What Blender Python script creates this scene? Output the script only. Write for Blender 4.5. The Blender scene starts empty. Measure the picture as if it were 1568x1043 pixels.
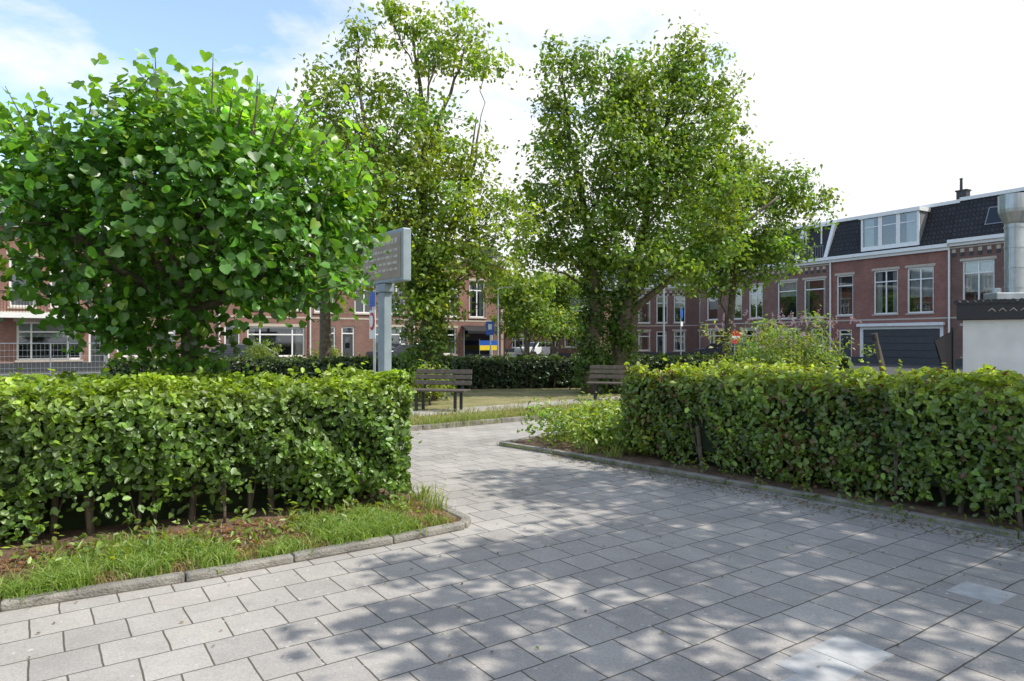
import bpy, math, random
import numpy as np
from mathutils import Vector, Matrix
rng=np.random.default_rng(7); random.seed(7)
scene=bpy.context.scene
COL=scene.collection

# ---------------------------------------------------------------- materials
def mat_new(name):
    m=bpy.data.materials.new(name); m.use_nodes=True
    nt=m.node_tree; nt.nodes.clear()
    out=nt.nodes.new('ShaderNodeOutputMaterial')
    return m,nt,out
def N(nt,t,**kw):
    n=nt.nodes.new(t)
    for k,v in kw.items():
        if k in n.inputs: n.inputs[k].default_value=v
        else: setattr(n,k,v)
    return n
def c4(c): return (c[0],c[1],c[2],1)
def simple(name,col,rough=0.6,metal=0,noise=0.15,scale=6,bump=0.0,bscale=40):
    m,nt,out=mat_new(name)
    p=N(nt,'ShaderNodeBsdfPrincipled'); p.inputs['Roughness'].default_value=rough; p.inputs['Metallic'].default_value=metal
    tc=N(nt,'ShaderNodeTexCoord')
    no=N(nt,'ShaderNodeTexNoise'); no.inputs['Scale'].default_value=scale; no.inputs['Detail'].default_value=6
    nt.links.new(tc.outputs['Object'],no.inputs['Vector'])
    mr=N(nt,'ShaderNodeMapRange'); mr.inputs['From Min'].default_value=.25; mr.inputs['From Max'].default_value=.75
    mr.inputs['To Min'].default_value=1-noise; mr.inputs['To Max'].default_value=1+noise
    nt.links.new(no.outputs['Fac'],mr.inputs['Value'])
    mx=N(nt,'ShaderNodeVectorMath',operation='SCALE'); mx.inputs[0].default_value=col
    nt.links.new(mr.outputs['Result'],mx.inputs['Scale'])
    nt.links.new(mx.outputs['Vector'],p.inputs['Base Color'])
    if bump>0:
        n2=N(nt,'ShaderNodeTexNoise'); n2.inputs['Scale'].default_value=bscale; n2.inputs['Detail'].default_value=5
        nt.links.new(tc.outputs['Object'],n2.inputs['Vector'])
        b=N(nt,'ShaderNodeBump'); b.inputs['Strength'].default_value=bump; b.inputs['Distance'].default_value=.02
        nt.links.new(n2.outputs['Fac'],b.inputs['Height']); nt.links.new(b.outputs['Normal'],p.inputs['Normal'])
    nt.links.new(p.outputs[0],out.inputs[0])
    return m
def leafmat(name,transl=0.4,rough=0.42,gl=0.06):
    m,nt,out=mat_new(name)
    at=N(nt,'ShaderNodeAttribute',attribute_name='Col')
    p=N(nt,'ShaderNodeBsdfDiffuse')
    tr=N(nt,'ShaderNodeBsdfTranslucent')
    g=N(nt,'ShaderNodeVectorMath',operation='MULTIPLY'); g.inputs[1].default_value=(1.9,1.75,0.6)
    nt.links.new(at.outputs['Color'],p.inputs['Color'])
    nt.links.new(at.outputs['Color'],g.inputs[0]); nt.links.new(g.outputs[0],tr.inputs['Color'])
    mx=N(nt,'ShaderNodeMixShader'); mx.inputs[0].default_value=transl
    nt.links.new(p.outputs[0],mx.inputs[1]); nt.links.new(tr.outputs[0],mx.inputs[2])
    gs=N(nt,'ShaderNodeBsdfGlossy'); gs.inputs['Roughness'].default_value=rough; gs.inputs[0].default_value=(1,1,1,1)
    m2=N(nt,'ShaderNodeMixShader'); m2.inputs[0].default_value=gl
    nt.links.new(mx.outputs[0],m2.inputs[1]); nt.links.new(gs.outputs[0],m2.inputs[2])
    nt.links.new(m2.outputs[0],out.inputs[0])
    return m
def brickmat(name,c1,c2,mort,bw=.22,rh=.065,ms=.009,tint=0.22,bump=.3):
    m,nt,out=mat_new(name)
    p=N(nt,'ShaderNodeBsdfPrincipled'); p.inputs['Roughness'].default_value=.85
    tc=N(nt,'ShaderNodeTexCoord'); sx=N(nt,'ShaderNodeSeparateXYZ'); nt.links.new(tc.outputs['Object'],sx.inputs[0])
    ad=N(nt,'ShaderNodeMath',operation='ADD'); nt.links.new(sx.outputs[0],ad.inputs[0]); nt.links.new(sx.outputs[1],ad.inputs[1])
    cb=N(nt,'ShaderNodeCombineXYZ'); nt.links.new(ad.outputs[0],cb.inputs[0]); nt.links.new(sx.outputs[2],cb.inputs[1])
    br=N(nt,'ShaderNodeTexBrick'); br.inputs['Scale'].default_value=1
    br.inputs['Brick Width'].default_value=bw; br.inputs['Row Height'].default_value=rh; br.inputs['Mortar Size'].default_value=ms
    br.inputs['Color1'].default_value=c4(c1); br.inputs['Color2'].default_value=c4(c2); br.inputs['Mortar'].default_value=c4(mort)
    nt.links.new(cb.outputs[0],br.inputs['Vector'])
    no=N(nt,'ShaderNodeTexNoise'); no.inputs['Scale'].default_value=.9; no.inputs['Detail'].default_value=8; no.inputs['Roughness'].default_value=.65
    nt.links.new(tc.outputs['Object'],no.inputs['Vector'])
    mr=N(nt,'ShaderNodeMapRange'); mr.inputs['From Min'].default_value=.3; mr.inputs['From Max'].default_value=.7
    mr.inputs['To Min'].default_value=1-tint; mr.inputs['To Max'].default_value=1+tint
    nt.links.new(no.outputs['Fac'],mr.inputs['Value'])
    mx=N(nt,'ShaderNodeVectorMath',operation='SCALE'); nt.links.new(br.outputs['Color'],mx.inputs[0]); nt.links.new(mr.outputs[0],mx.inputs['Scale'])
    nt.links.new(mx.outputs[0],p.inputs['Base Color'])
    b=N(nt,'ShaderNodeBump',invert=True); b.inputs['Strength'].default_value=bump; b.inputs['Distance'].default_value=.02
    nt.links.new(br.outputs['Fac'],b.inputs['Height']); nt.links.new(b.outputs['Normal'],p.inputs['Normal'])
    nt.links.new(p.outputs[0],out.inputs[0])
    return m
def glassmat():
    m,nt,out=mat_new('window_glass')
    t=N(nt,'ShaderNodeBsdfTransparent'); t.inputs[0].default_value=(.75,.8,.8,1)
    g=N(nt,'ShaderNodeBsdfGlossy'); g.inputs['Roughness'].default_value=.03; g.inputs[0].default_value=(.85,.9,.95,1)
    f=N(nt,'ShaderNodeFresnel'); f.inputs[0].default_value=1.5
    a=N(nt,'ShaderNodeMath',operation='ADD'); a.inputs[1].default_value=.1; nt.links.new(f.outputs[0],a.inputs[0])
    mx=N(nt,'ShaderNodeMixShader'); nt.links.new(a.outputs[0],mx.inputs[0]); nt.links.new(t.outputs[0],mx.inputs[1]); nt.links.new(g.outputs[0],mx.inputs[2])
    nt.links.new(mx.outputs[0],out.inputs[0]); return m

M={}
M['brickA']=brickmat('brick_salmon',(.28,.125,.088),(.20,.09,.065),(.23,.175,.15))
M['brickB']=brickmat('brick_brown',(.225,.11,.08),(.165,.078,.058),(.20,.155,.135))
M['brickC']=brickmat('brick_red',(.29,.115,.085),(.22,.085,.062),(.23,.165,.145))
M['brickD']=brickmat('brick_dark',(.19,.092,.07),(.135,.065,.05),(.18,.14,.12))
M['tiles']=brickmat('roof_tiles',(.035,.035,.04),(.022,.022,.026),(.008,.008,.009),bw=.24,rh=.3,ms=.03,bump=1)
M['tilesG']=brickmat('roof_tiles_green',(.16,.20,.17),(.12,.155,.13),(.06,.08,.07),bw=.24,rh=.3,ms=.02,bump=.6)
M['white']=simple('white_paint',(.74,.75,.73),.45,noise=.08)
M['cream']=simple('cream_stone',(.45,.40,.33),.7,noise=.14)
M['glass']=glassmat()
M['dark']=simple('dark_interior',(.03,.03,.033),.9)
M['curtain']=simple('curtain_cloth',(.6,.6,.57),.9,noise=.12,scale=3)
M['black']=simple('black_paint',(.02,.02,.022),.45)
M['anthr']=simple('anthracite_panel',(.05,.055,.06),.5)
M['lead']=simple('lead_grey',(.2,.21,.22),.5)
M['steel']=simple('galvanised_steel',(.42,.46,.48),.42,metal=.75,noise=.2,scale=3)
M['steelp']=simple('grey_steel_paint',(.25,.31,.34),.45,noise=.2,scale=5)
M['wood']=simple('weathered_wood',(.10,.085,.068),.8,noise=.35,scale=14,bump=.4)
M['bark']=simple('bark',(.115,.095,.068),.95,noise=.45,scale=9,bump=1,bscale=22)
M['twig']=simple('twig_bark',(.12,.10,.07),.9,noise=.3,scale=9)
M['kerb']=simple('kerb_concrete',(.24,.225,.195),.9,noise=.45,scale=7,bump=.8,bscale=70)
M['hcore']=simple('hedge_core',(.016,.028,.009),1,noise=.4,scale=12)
M['leaf']=leafmat('leaf_hedge',.40,.45,.045)
M['leafT']=leafmat('leaf_tree',.45,.5,.035)
M['leafL']=leafmat('leaf_linden',.45,.4,.045)
M['grass']=leafmat('grass_blade',.35,.5,.04)
M['blue']=simple('blue_paint',(.02,.10,.45),.4)
M['yellow']=simple('yellow_cloth',(.75,.55,.02),.6)
M['red']=simple('red_paint',(.5,.02,.02),.4)
M['rubber']=simple('rubber',(.015,.015,.015),.8)
M['carw']=simple('car_paint_white',(.7,.72,.74),.25,noise=.03)
M['card']=simple('car_paint_dark',(.03,.035,.05),.25,noise=.03)
M['carglass']=simple('car_glass',(.02,.025,.03),.06)
M['plaster']=simple('white_plaster',(.66,.67,.64),.8,noise=.12,scale=2,bump=.2)
M['panel']=simple('faded_panel',(.30,.235,.16),.5,noise=.25,scale=4)
M['ink']=simple('faded_lettering',(.55,.5,.42),.7,noise=.3,scale=9)
M['rust']=simple('rusty_iron',(.10,.05,.035),.8,noise=.4,scale=20,bump=.5)
M['tile_light']=simple('light_paver',(.41,.41,.40),.9,noise=.22,scale=10,bump=.3,bscale=150)

def pavermat():
    m,nt,out=mat_new('paver_tiles')
    p=N(nt,'ShaderNodeBsdfPrincipled'); p.inputs['Roughness'].default_value=.9; p.inputs['Specular IOR Level'].default_value=.3
    tc=N(nt,'ShaderNodeTexCoord'); mp=N(nt,'ShaderNodeMapping'); mp.inputs['Rotation'].default_value=(0,0,math.radians(-35))
    nt.links.new(tc.outputs['Object'],mp.inputs[0])
    wob=N(nt,'ShaderNodeTexNoise'); wob.inputs['Scale'].default_value=1.6; wob.inputs['Detail'].default_value=4
    nt.links.new(mp.outputs[0],wob.inputs['Vector'])
    ws=N(nt,'ShaderNodeVectorMath',operation='SCALE'); ws.inputs['Scale'].default_value=.04; nt.links.new(wob.outputs['Color'],ws.inputs[0])
    wa=N(nt,'ShaderNodeVectorMath',operation='ADD'); nt.links.new(mp.outputs[0],wa.inputs[0]); nt.links.new(ws.outputs[0],wa.inputs[1])
    br=N(nt,'ShaderNodeTexBrick'); br.inputs['Scale'].default_value=1
    br.inputs['Brick Width'].default_value=.3; br.inputs['Row Height'].default_value=.3; br.inputs['Mortar Size'].default_value=.0055
    br.inputs['Mortar Smooth'].default_value=.4
    br.inputs['Color1'].default_value=(.385,.358,.325,1); br.inputs['Color2'].default_value=(.315,.295,.272,1); br.inputs['Mortar'].default_value=(.10,.09,.07,1)
    nt.links.new(wa.outputs[0],br.inputs['Vector'])
    n1=N(nt,'ShaderNodeTexNoise'); n1.inputs['Scale'].default_value=.8; n1.inputs['Detail'].default_value=8; n1.inputs['Roughness'].default_value=.7
    nt.links.new(tc.outputs['Object'],n1.inputs['Vector'])
    m1=N(nt,'ShaderNodeMapRange'); m1.inputs['From Min'].default_value=.3; m1.inputs['From Max'].default_value=.7; m1.inputs['To Min'].default_value=.8; m1.inputs['To Max'].default_value=1.18
    nt.links.new(n1.outputs['Fac'],m1.inputs[0])
    n2=N(nt,'ShaderNodeTexNoise'); n2.inputs['Scale'].default_value=90; n2.inputs['Detail'].default_value=4; n2.inputs['Roughness'].default_value=.8
    nt.links.new(tc.outputs['Object'],n2.inputs['Vector'])
    m2=N(nt,'ShaderNodeMapRange'); m2.inputs['From Min'].default_value=.3; m2.inputs['From Max'].default_value=.7; m2.inputs['To Min'].default_value=.75; m2.inputs['To Max'].default_value=1.22
    nt.links.new(n2.outputs['Fac'],m2.inputs[0])
    mm=N(nt,'ShaderNodeMath',operation='MULTIPLY'); nt.links.new(m1.outputs[0],mm.inputs[0]); nt.links.new(m2.outputs[0],mm.inputs[1])
    sc=N(nt,'ShaderNodeVectorMath',operation='SCALE'); nt.links.new(br.outputs['Color'],sc.inputs[0]); nt.links.new(mm.outputs[0],sc.inputs['Scale'])
    vo=N(nt,'ShaderNodeTexVoronoi'); vo.inputs['Scale'].default_value=13; nt.links.new(tc.outputs['Object'],vo.inputs['Vector'])
    sw=N(nt,'ShaderNodeTexNoise'); sw.inputs['Scale'].default_value=34; nt.links.new(tc.outputs['Object'],sw.inputs['Vector'])
    sp=N(nt,'ShaderNodeMath',operation='MULTIPLY_ADD'); sp.inputs[1].default_value=.3; nt.links.new(sw.outputs['Fac'],sp.inputs[0]); nt.links.new(vo.outputs['Distance'],sp.inputs[2])
    sr=N(nt,'ShaderNodeMapRange'); sr.inputs['From Min'].default_value=.25; sr.inputs['From Max'].default_value=.31; sr.inputs['To Min'].default_value=1; sr.inputs['To Max'].default_value=0
    nt.links.new(sp.outputs[0],sr.inputs[0])
    gt=N(nt,'ShaderNodeSeparateColor'); nt.links.new(vo.outputs['Color'],gt.inputs[0])
    g2=N(nt,'ShaderNodeMath',operation='GREATER_THAN'); g2.inputs[1].default_value=.5; nt.links.new(gt.outputs[0],g2.inputs[0])
    g3=N(nt,'ShaderNodeMath',operation='MULTIPLY'); nt.links.new(sr.outputs[0],g3.inputs[0]); nt.links.new(g2.outputs[0],g3.inputs[1])
    g4=N(nt,'ShaderNodeMath',operation='MULTIPLY'); g4.inputs[1].default_value=.6; nt.links.new(g3.outputs[0],g4.inputs[0])
    mx=N(nt,'ShaderNodeMix',data_type='RGBA'); nt.links.new(g4.outputs[0],mx.inputs[0]); nt.links.new(sc.outputs[0],mx.inputs[6]); mx.inputs[7].default_value=(.54,.53,.49,1)
    nt.links.new(mx.outputs[2],p.inputs['Base Color'])
    hm=N(nt,'ShaderNodeMath',operation='MULTIPLY_ADD'); hm.inputs[1].default_value=.12; nt.links.new(n2.outputs['Fac'],hm.inputs[0])
    iv=N(nt,'ShaderNodeMath',operation='SUBTRACT'); iv.inputs[0].default_value=1; nt.links.new(br.outputs['Fac'],iv.inputs[1]); nt.links.new(iv.outputs[0],hm.inputs[2])
    b=N(nt,'ShaderNodeBump'); b.inputs['Strength'].default_value=.6; b.inputs['Distance'].default_value=.007
    nt.links.new(hm.outputs[0],b.inputs['Height']); nt.links.new(b.outputs['Normal'],p.inputs['Normal'])
    nt.links.new(p.outputs[0],out.inputs[0]); return m
M['paver']=pavermat()
def twotone(name,a,b,scale=3,bs=60,lo=.42,hi=.6,bump=.8):
    m,nt,out=mat_new(name)
    p=N(nt,'ShaderNodeBsdfPrincipled'); p.inputs['Roughness'].default_value=.95
    tc=N(nt,'ShaderNodeTexCoord'); n=N(nt,'ShaderNodeTexNoise'); n.inputs['Scale'].default_value=scale; n.inputs['Detail'].default_value=10; n.inputs['Roughness'].default_value=.75
    nt.links.new(tc.outputs['Object'],n.inputs['Vector'])
    r=N(nt,'ShaderNodeMapRange'); r.inputs['From Min'].default_value=lo; r.inputs['From Max'].default_value=hi; nt.links.new(n.outputs['Fac'],r.inputs[0])
    mx=N(nt,'ShaderNodeMix',data_type='RGBA'); nt.links.new(r.outputs[0],mx.inputs[0]); mx.inputs[6].default_value=c4(a); mx.inputs[7].default_value=c4(b)
    n2=N(nt,'ShaderNodeTexNoise'); n2.inputs['Scale'].default_value=bs; n2.inputs['Detail'].default_value=6; nt.links.new(tc.outputs['Object'],n2.inputs['Vector'])
    m2=N(nt,'ShaderNodeMapRange'); m2.inputs['To Min'].default_value=.4; m2.inputs['To Max'].default_value=1.6; nt.links.new(n2.outputs['Fac'],m2.inputs[0])
    sc=N(nt,'ShaderNodeVectorMath',operation='SCALE'); nt.links.new(mx.outputs[2],sc.inputs[0]); nt.links.new(m2.outputs[0],sc.inputs['Scale'])
    nt.links.new(sc.outputs[0],p.inputs['Base Color'])
    b=N(nt,'ShaderNodeBump'); b.inputs['Strength'].default_value=bump; b.inputs['Distance'].default_value=.03; nt.links.new(n2.outputs['Fac'],b.inputs['Height']); nt.links.new(b.outputs[0],p.inputs['Normal'])
    nt.links.new(p.outputs[0],out.inputs[0]); return m
M['soil']=twotone('mulch_soil',(.095,.055,.035),(.22,.145,.09),4,70)
M['lawn']=twotone('dry_lawn',(.13,.15,.045),(.30,.25,.12),1.2,50,.35,.62)
M['asph']=twotone('street_asphalt',(.06,.06,.06),(.09,.088,.085),2,80)
M['ground']=twotone('ground_cover',(.07,.08,.04),(.11,.10,.07),.3,10)

# ---------------------------------------------------------------- mesh helpers
def link(o,parent=None):
    COL.objects.link(o)
    if parent is not None: o.parent=parent
    return o
def empty(name,loc=(0,0,0),rz=0):
    e=bpy.data.objects.new(name,None); e.location=loc; e.rotation_euler=(0,0,rz); e.empty_display_size=.3
    COL.objects.link(e); return e
class MB:
    def __init__(s): s.v=[]; s.f=[]
    def quad(s,a,b,c,d):
        i=len(s.v); s.v+= [tuple(a),tuple(b),tuple(c),tuple(d)]; s.f.append((i,i+1,i+2,i+3))
    def poly(s,pts):
        i=len(s.v); s.v+=[tuple(p) for p in pts]; s.f.append(tuple(range(i,i+len(pts))))
    def box(s,x0,x1,y0,y1,z0,z1,mat=None):
        i=len(s.v)
        p=[(x0,y0,z0),(x1,y0,z0),(x1,y1,z0),(x0,y1,z0),(x0,y0,z1),(x1,y0,z1),(x1,y1,z1),(x0,y1,z1)]
        if mat is not None: p=[tuple(mat@Vector(q)) for q in p]
        s.v+=p
        for f in ((0,3,2,1),(4,5,6,7),(0,1,5,4),(1,2,6,5),(2,3,7,6),(3,0,4,7)): s.f.append(tuple(i+k for k in f))
    def tube(s,pts,rad,n=8,cap=True):
        pts=[Vector(p) for p in pts]; base=len(s.v)
        ref=Vector((.13,.97,.2))
        for k,p in enumerate(pts):
            t=(pts[min(k+1,len(pts)-1)]-pts[max(k-1,0)])
            if t.length<1e-6: t=Vector((0,0,1))
            t.normalize()
            a=t.cross(ref)
            if a.length<.05: a=t.cross(Vector((1,0,0)))
            a.normalize(); b=t.cross(a)
            for j in range(n):
                an=2*math.pi*j/n
                s.v.append(tuple(p+(a*math.cos(an)+b*math.sin(an))*rad[k]))
        for k in range(len(pts)-1):
            for j in range(n):
                s.f.append((base+k*n+j,base+k*n+(j+1)%n,base+(k+1)*n+(j+1)%n,base+(k+1)*n+j))
        if cap:
            s.f.append(tuple(base+j for j in range(n))[::-1]); s.f.append(tuple(base+(len(pts)-1)*n+j for j in range(n)))
    def obj(s,name,mat,parent=None,smooth=False,bevel=0):
        me=bpy.data.meshes.new(name); me.from_pydata(s.v,[],s.f); me.update()
        me.materials.append(mat)
        if smooth: me.polygons.foreach_set('use_smooth',[True]*len(me.polygons))
        o=bpy.data.objects.new(name,me); link(o,parent)
        if bevel>0:
            bm=o.modifiers.new('bevel','BEVEL'); bm.width=bevel; bm.segments=2; bm.limit_method='ANGLE'
        return o
def np_mesh(name,V,F,mat,colors=None,parent=None):
    k=F.shape[1]; me=bpy.data.meshes.new(name)
    me.vertices.add(len(V)); me.vertices.foreach_set('co',V.astype(np.float32).ravel())
    me.loops.add(F.size); me.loops.foreach_set('vertex_index',F.astype(np.int32).ravel())
    me.polygons.add(len(F)); me.polygons.foreach_set('loop_start',(np.arange(len(F))*k).astype(np.int32))
    me.update(calc_edges=True)
    if colors is not None:
        a=me.color_attributes.new('Col','FLOAT_COLOR','POINT')
        c=np.ones((len(V),4),np.float32); c[:,:3]=colors; a.data.foreach_set('color',c.ravel())
    me.materials.append(mat)
    o=bpy.data.objects.new(name,me); link(o,parent); return o
def nrm(a): return a/(np.linalg.norm(a,axis=1,keepdims=True)+1e-9)
def leaf_mesh(name,P,Nn,S,C,mat,width=.6,droop=0.0,simple4=False,parent=None,cord=False):
    n=len(P); Nn=nrm(Nn); R=rng.normal(size=(n,3)); R[:,2]-=droop
    T=nrm(R-Nn*np.sum(R*Nn,axis=1,keepdims=True)); B=np.cross(Nn,T)
    if simple4: pat=[(-.5,0,0),(-.02,.5*width,.06),(.5,0,-.05),(-.02,-.5*width,.06)]; fc=[(0,1,2,3)]
    elif cord:
        w=width
        pat=[(-.40,0,-.02),(-.48,.22*w,.03),(-.28,.47*w,.07),(.06,.46*w,.06),(.32,.26*w,.0),(.5,0,-.10),(.32,-.26*w,.0),(.06,-.46*w,.06),(-.28,-.47*w,.07),(-.48,-.22*w,.03)]
        fc=[(0,1,2,3),(0,3,4,5),(0,5,6,7),(0,7,8,9)]
    else: pat=[(-.5,0,0),(-.28,.42*width,.07),(.12,.44*width,.06),(.5,0,-.1),(.12,-.44*width,.06),(-.28,-.42*width,.07)]; fc=[(0,1,2,3),(0,3,4,5)]
    k=len(pat); V=np.zeros((n,k,3))
    S=S.reshape(-1,1); fold=rng.uniform(.4,2.4,(n,1))
    for i,(a,b,c) in enumerate(pat): V[:,i]=P+S*(a*T+b*B+c*fold*Nn)
    F=np.concatenate([np.arange(n)[:,None]*k+np.array(f)[None] for f in fc])
    Cc=np.repeat(C,k,axis=0)
    return np_mesh(name,V.reshape(-1,3),F,mat,Cc,parent)
def sheet(name,pts,z,mat):
    mb=MB(); mb.poly([(x,y,z) for x,y in pts]); return mb.obj(name,mat)

# ---------------------------------------------------------------- ground
sheet('ground',[(-400,-300),(400,-300),(400,600),(-400,600)],0,M['ground'])
sheet('pavement',[(-14,-8),(14,-8),(14,13.5),(6,18.2),(-4.5,10.2),(-14,16)],.004,M['paver'])
street=sheet('street',[(-60,12),(-8,25.5),(4,26.5),(30,24),(60,10),(60,70),(-60,70)],.004,M['asph'])
lawn=sheet('lawn',[(-16,14),(-4.6,9.95),(-1.62,12.2),(.47,13.75),(2.86,15.6),(9,20),(13,24),(-8,25),(-16,20)],.03,M['lawn'])
sheet('park_path',[(-4.6,12.6),(-1.2,14.6),(2.2,17.3),(7.5,21.3),(7.0,22),(1.6,18.1),(-1.7,15.5),(-5,13.4)],.034,M['paver'])
LB=[(-9.7,.0),(-3.03,4.04),(-2.17,4.53),(-1.585,4.93),(-.952,5.38),(-.42,5.80),(-.40,5.98),(-.58,6.28),(-1.1,7.1),(-3.8,10.2),(-6.5,13.5),(-12,13.5)]
sheet('planting_bed',LB,.04,M['soil'])
RB=[(-.17,10.4),(.8,9.38),(1.72,8.33),(3.05,6.82),(4.09,5.5),(5.8,3.5),(9.5,-.8),(16,4),(7,16.2),(2.4,13.3)]
sheet('planting_bed',RB,.04,M['soil'])
def kerb(name,pts,w=.1,h=.1):
    mb=MB()
    for i in range(len(pts)-1):
        a=Vector(pts[i]+(0,)); b=Vector(pts[i+1]+(0,)); L=(b-a).length; n=max(1,round(L/.95)); d=(b-a).normalized()
        ang=math.atan2(d.y,d.x)
        for k in range(n):
            s=L/n*k
            mt=Matrix.Translation(a+d*s+Vector((0,0,random.uniform(-.008,.004))))@Matrix.Rotation(ang+random.uniform(-.008,.008),4,'Z')
            mb.box(.003,L/n-.003,-w/2,w/2,0,h,mt)
    return mb.obj(name,M['kerb'],bevel=.015)
kerb('kerb',LB[:10],.09,.06)
kerb('kerb',[RB[9]]+RB[:7],.09,.065)
kerb('kerb',[(-4.6,9.95),(-1.62,12.2),(.47,13.75),(2.86,15.6),(9,20)],.11,.1)
def paver(x,y,s=.29,s2=.29,mat='tile_light'):
    mb=MB(); mb.box(-s/2,s/2,-s2/2,s2/2,.0,.0075); o=mb.obj('paving_slab',M[mat],bevel=.002); o.location=(x,y,0); o.rotation_euler=(0,0,math.radians(35))
paver(2.97,4.32); paver(1.50,3.33); paver(1.74,3.50); paver(1.33,3.07,.29,.29)
mh=empty('manhole_cover',(.05,2.88,0),math.radians(35))
mb=MB(); mb.box(-.2,.2,-.2,.2,0,.008); mb.obj('frame',M['rust'],mh,bevel=.002)
mb=MB()
for i in range(5):
    for j in range(5): mb.box(-.16+i*.07,-.12+i*.07,-.16+j*.07,-.12+j*.07,.008,.013)
mb.obj('studs',M['rust'],mh)

# ---------------------------------------------------------------- foliage
def wob(P,f=1.0,ph=0):
    return (np.sin(P[:,0]*3.1*f+1.3+ph)*np.cos(P[:,1]*2.7*f+.4+ph)+.6*np.sin(P[:,2]*4.3*f+P[:,0]*2.2*f+ph)+.5*np.sin(P[:,0]*7.7*f+P[:,1]*6.1*f+P[:,2]*5.3*f+ph))/2.1
def hedge(name,ox,oy,ang,L,T,H,dens=2600,leaf=.055,base=(.055,.115,.022),top=(.12,.2,.03),brown=.0,low=.0,amp=.1,corelow=.25,gap=.45):
    """local x along hedge, front at y=0 (outward -y)"""
    e=empty(name,(ox,oy,0),ang)
    def face(area,fn,nv,frac=1.0):
        n=int(area*dens*frac); u=rng.random(n); v=rng.random(n)
        P=fn(u,v); return P,np.tile(np.array(nv,float),(n,1))
    fs=[face(L*H,lambda u,v:np.stack([u*L,0*u-.06*v,v*H],1),(0,-1,.25)),
        face(L*T,lambda u,v:np.stack([u*L,v*T,0*u+H],1),(0,-.1,1),.85),
        face(T*H,lambda u,v:np.stack([0*u,u*T,v*H],1),(-1,0,.25)),
        face(T*H,lambda u,v:np.stack([0*u+L,u*T,v*H],1),(1,0,.25)),
        face(L*H,lambda u,v:np.stack([u*L,0*u+T,v*H],1),(0,1,.25),.2)]
    P=np.concatenate([f[0] for f in fs]); Nv=np.concatenate([f[1] for f in fs])
    w=wob(P,1.0)*amp+wob(P,2.9,2)*amp*.6+wob(P,5.7,4)*amp*.3
    depth=rng.exponential(.07,len(P))
    topm=Nv[:,2]>.9
    P=P+Nv*(w-depth)[:,None]
    cx=np.clip((P[:,2]-(H-.2))/.2,0,1)
    sidep=~topm; P[sidep]-=Nv[sidep]*(cx[sidep]**2*.12)[:,None]
    keep=(rng.random(len(P))<np.clip((P[:,2]-low)/.25+.15,0.0,1))
    hol=wob(P,1.7,5)+.22*rng.normal(size=len(P)); keep&=~((hol>.58)&(P[:,2]<H*.75))
    lowg=wob(P*np.array([1,1,.2]),.6,1.7)+.15*rng.normal(size=len(P)); keep&=~((lowg>.1)&(P[:,2]<gap*(.5+lowg))&sidep&(rng.random(len(P))<.88))
    inw=np.clip(1-P[:,2]/.5,0,1)*.12; P-=Nv*(inw)[:,None]*(sidep[:,None])
    P=P[keep]; Nv=Nv[keep]; topm=topm[keep]; depth=depth[keep]; w=w[keep]
    ns=int(L*T*16); sp=[]; sn=[]
    for _ in range(ns):
        b=np.array([rng.random()*L,rng.random()*T,H]); h=rng.random()**2*.18+.03; lean=rng.normal(size=2)*.25
        for q in range(5):
            sp.append(b+np.array([lean[0]*h,lean[1]*h,h])*q/5+rng.normal(size=3)*.02); sn.append((rng.normal(),rng.normal(),1))
    for _ in range(int(L*H*10)):
        b=np.array([rng.random()*L,-.02,H*rng.uniform(.15,.95)]); h=rng.random()**2*.18+.03; lean=rng.normal(size=2)*.5
        for q in range(5):
            sp.append(b+np.array([lean[0]*h,-h,lean[1]*h+h*.3])*q/5+rng.normal(size=3)*.02); sn.append((rng.normal(),-1,1))
    P=np.concatenate([P,np.array(sp)]); Nv=np.concatenate([Nv,np.array(sn)]); topm=np.concatenate([topm,np.ones(len(sp),bool)]); depth=np.concatenate([depth,np.zeros(len(sp))]); w=np.concatenate([w,np.ones(len(sp))*.1])
    Nn=nrm(Nv)+rng.normal(size=P.shape)*.6+np.array([0,0,.25])
    n=len(P)
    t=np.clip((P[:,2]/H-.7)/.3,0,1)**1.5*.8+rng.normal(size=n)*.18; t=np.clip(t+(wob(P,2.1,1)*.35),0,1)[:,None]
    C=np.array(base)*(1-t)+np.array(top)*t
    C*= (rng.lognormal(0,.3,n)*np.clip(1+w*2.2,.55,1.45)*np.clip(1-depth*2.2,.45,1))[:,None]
    if brown>0:
        bm=(rng.random(n)<brown*(.3+1.6*np.clip(wob(P,.8,3)+.3,0,1)))
        C[bm]=np.array([.18,.10,.035])*rng.uniform(.6,1.3,(bm.sum(),1))
    S=leaf*rng.uniform(.55,1.4,n)
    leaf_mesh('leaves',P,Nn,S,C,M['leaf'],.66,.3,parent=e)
    c=MB(); c.box(.14,L-.14,.14,T-.14,corelow,H-.15); c.box(.4,L-.4,.45,T-.2,.0,corelow-.003); c.obj('core',M['hcore'],e)  # dark boxes added inside the leaves to stop light passing through
    s=MB()
    for i in range(int(L/.24)):
        x=.15+i*.24+random.uniform(-.08,.08); y=random.uniform(.1,.42)
        s.tube([(x,y,0),(x+random.uniform(-.06,.06),y+random.uniform(-.06,.06),corelow+.3)],[random.uniform(.012,.03)]*2,6)
        x2=x+random.uniform(-.1,.1); s.tube([(x,y,.05),(x2+random.uniform(-.15,.15),y-.06,.6)],[.009,.005],5)
    s.obj('stems',M['bark'],e)
    return e
aL=math.atan2(.476,.879); LL=6.6
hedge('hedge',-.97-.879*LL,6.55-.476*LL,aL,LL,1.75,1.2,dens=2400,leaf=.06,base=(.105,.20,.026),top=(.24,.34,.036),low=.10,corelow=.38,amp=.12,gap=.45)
aR=math.atan2(-.8,.6); 
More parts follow.
